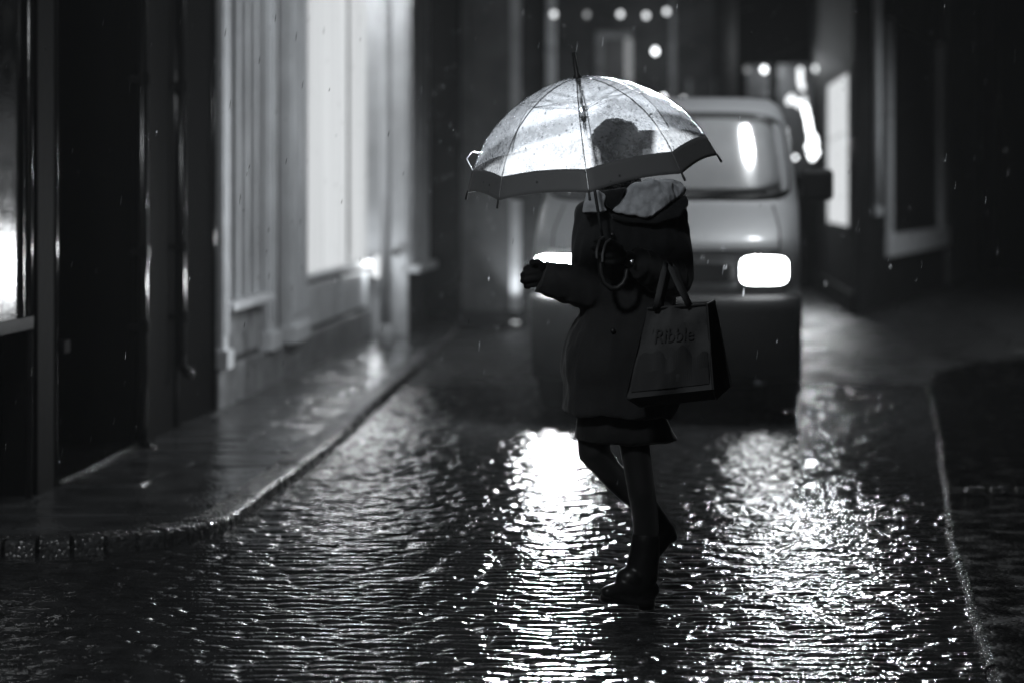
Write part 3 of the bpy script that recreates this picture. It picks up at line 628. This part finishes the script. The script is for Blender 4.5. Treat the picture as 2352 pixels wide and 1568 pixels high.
for hx, e in ((-.635, 11000), (.605, 200)):
    p = vo+Rv@Vector((hx, frontY(hx, .91)-.09, .91)); L_ = light('headlight_beam', 'SPOT', p, e, .17, spot_size=math.radians(25), spot_blend=.5)
    aim(L_, (.30, 8.0, 1.55))

# ------------------------------------------------------------------ person
Y0 = 8.2
person = thing('person', 'person in dark hooded coat, skirt and boots striding left with one arm held out', 'person', (at(1450, 1388, Y0).x, Y0, 0))
def q(px, py, dy=0): return at(px, py, Y0+dy)
mb = MB()
mb.sphere(q(1408, 348, .0), .085, 20, 14, (.95, 1.1, 1.3))                          # head
mb.sphere(q(1366, 358, -.05), .016, 8, 6); mb.tube([q(1372,340,-.05), q(1352,366,-.06)], [.008,.014], 8, rnd=True)   # nose, turned away left
mb.sphere(q(1368,388,-.045), .022, 10, 8, (1,1.2,.6)); mb.sphere(q(1380,402,-.02), .03, 10, 8)    # mouth, chin
mb.tube([q(1415,390,.02), q(1425,460,.03)], [.05,.06], 14)                            # neck
mb.loft([(1350,1550,470,470,Y0+.02,.09),(1345,1555,560,560,Y0+.02,.11),(1350,1520,690,690,Y0+.02,.10),(1345,1530,820,820,Y0+.02,.13),(1350,1500,950,950,Y0+.03,.11)], 24)
mb.tube([q(1450,930,-.02), q(1457,1020,-.03), q(1468,1090,-.04), q(1474,1130,-.05), q(1482,1180,-.03), q(1484,1225,-.02), q(1482,1290,0), q(1478,1340,0)], [.085,.052,.049,.048,.045,.045,.036,.034], 18, rnd=True)
mb.tube([q(1392,930,.02), q(1362,1010,.0), q(1362,1035,-.02), q(1396,1078,.03), q(1440,1122,.12), q(1480,1160,.19), q(1510,1200,.22)], [.085,.058,.055,.046,.044,.040,.033], 18, rnd=True)
mb.tube([q(1350,490,.02), q(1358,600,.0), q(1352,650,-.05), q(1300,648,-.10), q(1255,638,-.13)], [.05,.045,.042,.036,.03], 14, rnd=True)
mb.tube([q(1548,490,.02), q(1552,600,.0), q(1546,648,-.06), q(1500,622,-.17), q(1440,592,-.24)], [.05,.045,.042,.034,.028], 14, rnd=True)
body = mb.build('body', M['tights'], person); blend(body, .011, 5)
def folds(amp, sx, sz, seed):
    def f(co):
        n = mnoise.noise(Vector((co.x*sx+seed, co.y*sx, co.z*sz))); m = mnoise.noise(Vector((co.x*sx*2.7+seed, co.y*sx*2.7, co.z*sz*2.2)))
        return amp*n+amp*.45*m
    return f
mb = MB()
mb.loft([(1395,1480,448,440,Y0+.02,.06),(1362,1540,462,452,Y0+.02,.09),(1336,1566,478,468,Y0+.02,.12),(1326,1572,505,500,Y0+.01,.135),(1319,1566,560,560,Y0,.145),(1315,1556,600,600,Y0,.145),
         (1322,1548,650,650,Y0,.14),(1338,1546,694,694,Y0,.14),(1326,1552,728,728,Y0,.15),(1306,1560,765,765,Y0,.165),(1296,1566,800,800,Y0,.175),(1292,1570,850,850,Y0,.185),(1299,1570,880,884,Y0,.185),(1297,1560,915,925,Y0,.19),(1293,1545,942,956,Y0,.19)], 40, 2.4)
mb.tube([q(1352,488,.0), q(1356,560,-.01), q(1362,640,-.03)], [.05,.06,.06], 16, rnd=True)
mb.tube([q(1376,660,-.02), q(1345,661,-.07), q(1308,656,-.10), q(1275,646,-.12), q(1237,634,-.135)], [.080,.076,.070,.065,.058], 18, rnd=False)
mb.tube([q(1530,478,.0), q(1546,530,-.01), q(1550,590,-.03), q(1546,640,-.06)], [.062,.066,.066,.064], 18, rnd=True)
mb.tube([q(1543,640,-.06), q(1505,628,-.15), q(1470,608,-.21), q(1448,597,-.24)], [.064,.060,.054,.05], 18)
coat = mb.build('coat', M['coat'], person); blend(coat, .0085, 5, folds(.015, 12, 4, 3))
mb = MB(); mb.loft([(1336,1520,925,930,Y0+.0,.12),(1328,1530,950,960,Y0,.13),(1322,1545,985,990,Y0,.135),(1319,1557,1003,1008,Y0,.135),(1345,1490,1010,1019,Y0,.11)], 36, 2.6)
skirt = mb.build('skirt', M['tights'], person); blend(skirt, .008, 2, folds(.006, 14, 3, 8))
# hair
mb = MB(); hv = q(1413, 352, .0)
mb.sphere(hv, .1, 30, 22, (.93, 1.0, 1.08)); mb.sphere(q(1417,330,.0), .088, 26, 18, (1, 1, .95)); mb.sphere(q(1398,345,-.01), .075, 20, 16); mb.tube([q(1412,366,.02), q(1420,440,.03)], [.088,.078], 22, rnd=True)
hair = mb.build('hair', M['hair'], person)
blend(hair, .005, 2, lambda co: .006*mnoise.noise(co*45)+.005*mnoise.noise(co*95)+.002*mnoise.noise(co*200))
# fleece-lined hood lying open on the shoulders
def pillow(name, pts, dy0, dy1, m, vox, sm, amp=.004, par=person):
    mb = MB(); n = len(pts); A = [q(x, y, dy0+(p[0] if p else 0)) for x, y, *p in pts]; B = [q(x, y, dy1+(p[0] if p else 0)) for x, y, *p in pts]
    mb.add(A+B, [tuple(range(n)), tuple(reversed(range(n, 2*n)))]+[(i, n+i, n+(i+1)%n, (i+1)%n) for i in range(n)])
    o = mb.build(name, m, par); bm = bmesh.new(); bm.from_mesh(o.data); bmesh.ops.triangulate(bm, faces=bm.faces); bm.to_mesh(o.data); bm.free()
    return blend(o, vox, sm, folds(amp, 22, 22, 5))
hood = pillow('hood', [(1402,486),(1428,462),(1446,428),(1500,414),(1540,414,.04),(1574,430,.07),(1573,446,.07),(1545,462,.03),(1522,478),(1500,500),(1452,494)], -.175, -.03, M['lining'], .006, 6, .012)
hood['label'] = 'pale fleece lined hood folded open over the right shoulder'
pillow('hood_flap', [(1347,442),(1368,436),(1392,448),(1386,472),(1398,486),(1362,490),(1338,488)], -.17, -.04, M['lining'], .006, 5)
pillow('hood_edge', [(1402,489),(1450,498),(1500,503),(1526,480),(1546,464,.03),(1576,446,.06),(1582,470,.05),(1560,500),(1500,516),(1440,512),(1404,502)], -.158, -.03, M['coat'], .007, 5)
pillow('scarf', [(1378,440),(1440,430),(1426,462),(1404,482),(1388,470)], -.16, .0, M['tights'], .006, 5)
mb = MB()
for x, y in ((1407,540),(1408,760)): mb.sphere(q(x, y, -.165), .009, 10, 6, (1,.5,1))
mb.build('button', M['boot'], person, smooth=True)
mb = MB(); mb.sphere(q(1452, 602, -.292), .009, 12, 8, (1,.5,1)); mb.build('cuff_button', M['chrome'], person, smooth=True)
# boots
mb = MB()
mb.tube([q(1483,1232,-.02), q(1482,1262,-.01), q(1476,1292,0), q(1478,1322,0)], [.047,.050,.055,.050], 18, rnd=True)
mb.tube([q(1490,1352,.03), q(1455,1350,-.01), q(1425,1352,-.04), q(1396,1357,-.07)], [.040,.044,.036,.026], 16, flat=.8, rnd=True); mb.sphere(q(1448,1325,-.02), .047, 14, 10, (1.1,.9,.8))
mb.loft([(1378,1420,1364,1366,Y0-.05,.034),(1376,1506,1372,1378,Y0-.02,.043),(1380,1504,1381,1388,Y0-.02,.043)], 20)
mb.loft([(1462,1506,1374,1374,Y0+.0,.038),(1466,1503,1399,1399,Y0+.0,.034)], 16)
boot = mb.build('boot', M['boot'], person); blend(boot, .007, 4)
mb = MB()
mb.tube([q(1482,1165,.19), q(1500,1190,.21), q(1518,1212,.22)], [.045,.045,.040], 16, rnd=True)
mb.tube([q(1526,1218,.22), q(1512,1245,.215), q(1492,1272,.20), q(1484,1292,.19)], [.040,.038,.034,.026], 16, rnd=True)
mb.tube([q(1538,1220,.22), q(1545,1233,.22)], [.022,.020], 10, rnd=True)
boot2 = mb.build('boot', M['boot'], person); blend(boot2, .007, 4)
# gloves: palm, four curled fingers, thumb
def hand(name, wrist, knuckles, fdir, curl, plane_n, thumb, L, r, m):
    mb = MB(); W = Vector(wrist); kn = [Vector(k) for k in knuckles]; c = sum(kn, Vector())/4
    for k in kn: mb.tube([W+(k-W)*.1, W+(k-W)*.6, k], [r*1.5, r*1.45, r*1.15], 10, rnd=True)
    for k, ln in zip(kn, (.92, 1.0, .96, .78)):
        d = Vector(fdir).normalized(); cu = Vector(curl).normalized(); p = k; P = [p]
        for a, sg in ((.25, .040), (1.0, .028), (1.9, .022)):
            d2 = (d*math.cos(a)+cu*math.sin(a)); p = p+d2*sg*ln*L; P.append(p)
        mb.tube(P, [r*1.1, r, r*.92, r*.8], 10, rnd=True)
    mb.tube([Vector(t) for t in thumb], [r*1.35, r*1.1, r*.95], 10, rnd=True)
    o = mb.build(name, m, person); return blend(o, .0035, 3)
sc = at(1388, 575, Y0-.255)         # where the shaft is held
g1 = hand('glove', q(1437,592,-.245), [q(1404,556,-.285), q(1401,572,-.288), q(1403,588,-.286), q(1408,602,-.28)], (-1,0,.05), (0,1,0), None, [q(1425,570,-.25), q(1404,556,-.235), q(1383,552,-.235)], 1.0, .0095, M['glove'])
g1['label'] = 'striped knit glove gripping the umbrella shaft'
for i, (xa, ya, xb, yb, xc, yc) in enumerate(((1386,545,1374,562,1371,592),(1402,550,1388,568,1384,600))):
    mb = MB(); mb.tube([q(xa,ya,-.285), q((xa+xb)/2-2,(ya+yb)/2-3,-.301), q(xb,yb,-.303), q((xb+xc)/2-2,(yb+yc)/2,-.302), q(xc,yc,-.292)], .0042, 8, rnd=True); mb.build('stripe', M['glove_stripe'], g1, smooth=True)
g2 = hand('glove', q(1248,634,-.13), [q(1231,612,-.14), q(1227,625,-.155), q(1226,639,-.155), q(1229,652,-.14)], (-1,-.1,-.1), (.25,.9,-.2), None, [q(1245,612,-.15), q(1236,601,-.165), q(1222,603,-.175)], .85, .0115, M['glove'])
g2['label'] = 'dark glove at the end of the outstretched arm'

# ------------------------------------------------------------------ shopping bag
bag = thing('shopping_bag', 'printed canvas shopping bag hanging from the crook of the arm', 'bag', (at(1560, 930, 7.95).x, 7.95, at(1560, 940, 7.95).z))
mb = MB()
def bp(x, y, d): return at(x, y, 7.95+d)
nu, nv = 14, 14; vs = []
TLf, TRf, BLf, BRf = (1487,709), (1624,699), (1437,915), (1638,893)
def lerp(a, b, t): return (a[0]+(b[0]-a[0])*t, a[1]+(b[1]-a[1])*t)
def face_grid(mb, TL, TR, BL, BR, dT, dB, bulge, nu=14, nv=14, wob=.0):
    vs = []
    for j in range(nv+1):
        for i in range(nu+1):
            u, v = i/nu, j/nv; a = lerp(TL[:2], TR[:2], u); b = lerp(BL[:2], BR[:2], u); p = lerp(a, b, v)
            dl_ = (TL[2]*(1-u)+TR[2]*u)*(1-v)+(BL[2]*(1-u)+BR[2]*u)*v
            k = math.sin(PI*u)*math.sin(PI*min(1, v*.9+.05))
            vs.append(bp(p[0], p[1], dl_+bulge*k+wob*mnoise.noise(Vector((u*4, v*4, bulge*50)))))
    fs = [(j*(nu+1)+i, j*(nu+1)+i+1, (j+1)*(nu+1)+i+1, (j+1)*(nu+1)+i) for j in range(nv) for i in range(nu)]
    mb.add(vs, fs)
f_ = -.10; k_ = .03
TL=(1487,709,f_); TR=(1624,699,f_); BL=(1437,915,f_-.02); BR=(1638,893,f_-.02)
TLb=(1502,704,k_); TRb=(1640,691,k_); BLb=(1470,905,k_); BRb=(1679,887,k_+.02)
UL=(1470,935,f_+.05); UR=(1646,916,f_+.05)
face_grid(mb, TL, TR, BL, BR, 0, 0, -.012, wob=.022)          # front
face_grid(mb, TR, TRb, BR, BRb, 0, 0, .012, 6, 14, .006)      # gusset
face_grid(mb, TLb, TRb, BLb, BRb, 0, 0, .01)
face_grid(mb, TL, TLb, BL, BLb, 0, 0, 0, 6, 14)
face_grid(mb, BL, BR, UL, UR, 0, 0, -.006, 14, 4); face_grid(mb, UL, UR, BLb, BRb, 0, 0, 0, 14, 6)
face_grid(mb, BR, BRb, UR, BRb, 0, 0, 0, 6, 4); face_grid(mb, BL, BLb, UL, BLb, 0, 0, 0, 6, 4)
bpan = mb.build('bag_body', M['bag'], bag, smooth=True)
bm = bmesh.new(); bm.from_mesh(bpan.data); bmesh.ops.remove_doubles(bm, verts=bm.verts, dist=.0008); bm.to_mesh(bpan.data); bm.free()
for pts in ([TR, BR, UR], [TRb, BRb], [TL, TR], [TR, TRb]):
    mb = MB(); mb.tube([bp(p[0], p[1], p[2]-.004) for p in pts], .0042, 6); mb.build('piping', M['bag_trim'], bag)
def front_pt(u, v, off=-.006):      # a point on the front panel
    a = lerp(TL[:2], TR[:2], u); b = lerp(BL[:2], BR[:2], u); p = lerp(a, b, v)
    k = math.sin(PI*u)*math.sin(PI*min(1, v*.9+.05)); return bp(p[0], p[1], f_-.02*v-.012*k+.022*mnoise.noise(Vector((u*4, v*4, -.6)))+off)
cu = bpy.data.curves.new('lettering', 'FONT'); cu.body = 'Ribble'; cu.size = 1; cu.extrude = .0; cu.resolution_u = 6
to = bpy.data.objects.new('tmp', cu); COL.objects.link(to); dg = bpy.context.evaluated_depsgraph_get(); dg.update()
tm = bpy.data.meshes.new_from_object(to.evaluated_get(dg)); bpy.data.objects.remove(to)
bm = bmesh.new(); bm.from_mesh(tm); bmesh.ops.triangulate(bm, faces=bm.faces); bmesh.ops.subdivide_edges(bm, edges=bm.edges, cuts=1)
xs = [v.co.x for v in bm.verts]; x0, x1 = min(xs), max(xs); ys = [v.co.y for v in bm.verts]; y1 = max(ys)
for v in bm.verts:
    u = .22+(v.co.x-x0)/(x1-x0)*.56; vv = .40-(v.co.y/y1)*.155; v.co = front_pt(u, vv)-Vector(bag.location)
bm.to_mesh(tm); bm.free(); tm.materials.clear(); tm.materials.append(M['bag_print']); to = bpy.data.objects.new('lettering', tm); COL.objects.link(to); to.parent = bag
mb = MB(); n = 40; top = []          # printed hills below the word
for i in range(n+1):
    u = .04+.92*i/n; hgt = .60-.12*abs(math.sin(u*7.5))*(1 if u < .75 else .5)-.03*math.sin(u*23); top.append((u, hgt))
vs = [front_pt(u, h, -.005) for u, h in top]+[front_pt(u, .5*h+.5*.93, -.005) for u, h in top]+[front_pt(u, .93, -.005) for u, h in top]
mb.add(vs, [(i, i+1, n+2+i, n+1+i) for i in range(n)]+[(n+1+i, n+2+i, 2*n+3+i, 2*n+2+i) for i in range(n)]); mb.build('print', M['bag_print'], bag)
for dd, xo in ((-.012, 0), (.035, 10)):
    mb = MB(); mb.tube([bp(1505+xo,712,f_+dd), bp(1512+xo,680,f_+dd-.02), bp(1524+xo,628,-.06+dd), bp(1530+xo,604,.0+dd), bp(1540+xo,616,-.02+dd), bp(1560+xo*.6,660,f_+dd-.01), bp(1583+xo*.3,704,f_+dd)], [.010]*7, 10, flat=.3); mb.build('strap', M['bag_trim' if xo else 'bag'], bag, smooth=True)

# ------------------------------------------------------------------ umbrella
UY = 7.97; C = at(1360, 400, UY); ax_ = Vector((-.158, -.14, 1)).normalized(); uu = Vector((1, 0, .158)); uu = (uu-ax_*uu.dot(ax_)).normalized(); ww = ax_.cross(uu)
if ww.y < 0: ww = -ww
UR_, UH = .417, .322
umb = thing('umbrella', 'clear dome umbrella with dark rim band held over the person, beaded with rain', 'umbrella', C-ax_*.35)
PR = [(0,1),(.06,.998),(.15,.985),(.28,.945),(.41,.88),(.56,.775),(.70,.64),(.80,.50),(.88,.345),(.93,.22),(.965,.11),(1,0)]
def prof(s):
    s = max(0, min(1, s))*(len(PR)-1); i = min(int(s), len(PR)-2); f = s-i; return (PR[i][0]+(PR[i+1][0]-PR[i][0])*f, PR[i][1]+(PR[i+1][1]-PR[i][1])*f)
PH0 = math.radians(-4.5)
def umb_pt(s, phi, off=0):
    r, h = prof(s); k = (phi-PH0)/(PI/4); fr = k-math.floor(k); lo = (fr-.5)*PI/4
    chord = math.cos(PI/8)/math.cos(lo); cf = 1-(1-chord)*.9*min(1, r*1.3)
    sag = (1-(2*fr-1)**2); hh = h*UH+.013*sag*max(0, (r-.75)/.25)
    return C+(uu*math.sin(phi)-ww*math.cos(phi))*((r*UR_+off)*cf)+ax_*(hh+off*.4)
def canopy(s0, s1, ns, name, m):
    vs = []; fs = []; NP = 96
    for i in range(ns+1):
        for k in range(NP): vs.append(umb_pt(s0+(s1-s0)*i/ns, PH0+2*PI*k/NP))
    for i in range(ns):
        for k in range(NP): fs.append((i*NP+k, i*NP+(k+1)%NP, (i+1)*NP+(k+1)%NP, (i+1)*NP+k))
    mb = MB(); mb.add(vs, fs); return mb.build(name, m, umb, smooth=True)
SB = 9/11
cn = canopy(.02, SB, 28, 'canopy', M['canopy'])
bd = canopy(SB-.002, 1, 6, 'rim_band', M['band'])
so = bd.modifiers.new('s', 'SOLIDIFY'); so.thickness = .0012
for j in range(8):
    ph = PH0+j*PI/4
    mb = MB(); mb.tube([umb_pt(s/30, ph, -.001) for s in range(1, 31)], .0019, 6); rb = mb.build('rib', M['steel'] , umb, smooth=True)
    mb = MB(); a = umb_pt(1, ph); b = a+(a-umb_pt(.93, ph)).normalized()*.022; mb.tube([a-(b-a)*.2, b], [.0032,.0045], 8, rnd=True); mb.build('tip', M['umb_black'], rb, smooth=True)
    mb = MB(); mid = umb_pt(.42, ph, -.004); mb.tube([C+ax_*(UH-.115), mid], .0016, 6); mb.tube([C+ax_*(UH-.105)+ (mid-C-ax_*(UH-.105))*.08, mid], .0012, 5); mb.build('stretcher', M['steel'], umb, smooth=True)
hb = sc; top = C+ax_*UH
mb = MB(); mb.tube([hb, C, top], .0052, 12); mb.build('shaft', M['steel'], umb, smooth=True)
mb = MB(); mb.tube([top-ax_*.002, top+ax_*.006, top+ax_*.012, top+ax_*.085], [.016,.013,.008,.0062], 12); mb.build('ferrule', M['umb_black'], umb, smooth=True)
mb = MB(); mb.tube([C+ax_*(UH-.145), C+ax_*(UH-.095)], .010, 12); mb.tube([top-ax_*.03, top], .009, 12); mb.build('runner', M['umb_black'], umb, smooth=True)
mb = MB(); hp = [q(1381,548,-.255), q(1379,600,-.262), q(1381,630,-.265), q(1389,650,-.266), q(1403,662,-.266), q(1418,662,-.264), q(1431,652,-.262), q(1438,638,-.26), q(1440,622,-.258)]
mb.tube(hp, [.0085,.0095,.0095,.0095,.0095,.0095,.0095,.0095,.009], 12, rnd=True); mb.build('handle', M['umb_black'], umb, smooth=True)
mb = MB(); e0 = umb_pt(.83, math.radians(-93)); mb.tube([e0, e0+Vector((-.022,0,.042)), e0+Vector((-.002,0,.066)), e0+Vector((.03,0,.062))], .009, 8, flat=.15); mb.build('closing_strap', M['canopy'], umb, smooth=True)
# rain beads on the film
mb = MB()
for i in range(1500):
    s_ = rng.uniform(.1, SB if i % 5 else .99); ph = rng.uniform(0, 2*PI); r = rng.choice([.0009, .0013, .0019, .0028], p=[.45,.33,.17,.05]); p = umb_pt(s_, ph, .0004)
    mb.sphere(p, r, 6, 4, (1, 1, 1.1+rng.uniform(0, .5)))
rd = mb.build('raindrops', M['drop'], umb, smooth=True); rd['kind'] = 'stuff'

# ------------------------------------------------------------------ falling rain
mb = MB()
for i in range(2600):
    Y_ = rng.uniform(7.2, 22); p = sh(rng.uniform(-2.7, 3.2), Y_, rng.uniform(.1, 3.4))
    L_ = rng.uniform(.012, .035); mb.tube([p, p+Vector((.002, 0, L_*.5)), p+Vector((.004, 0, L_))], [.0006, .0013, .0004], 5)
tag(mb.build('rain', M['drop']), 'fine rain falling through the street', 'rain', kind='stuff')

# ------------------------------------------------------------------ wet night air
hz = bpy.data.materials.new('wet_air'); hz.use_nodes = True; n = hz.node_tree.nodes; n.clear()
pv = n.new('ShaderNodeVolumePrincipled'); pv.inputs['Density'].default_value = .00035; pv.inputs['Anisotropy'].default_value = .35; pv.inputs['Color'].default_value = (.95, .98, 1, 1)
ho = n.new('ShaderNodeOutputMaterial'); hz.node_tree.links.new(pv.outputs[0], ho.inputs['Volume'])
mb = MB(); mb.xbox(-88, 88, -25, 130, -1.1, 9.8)
tag(mb.build('haze', hz), 'thin rainy night haze filling the street', 'haze', kind='stuff')
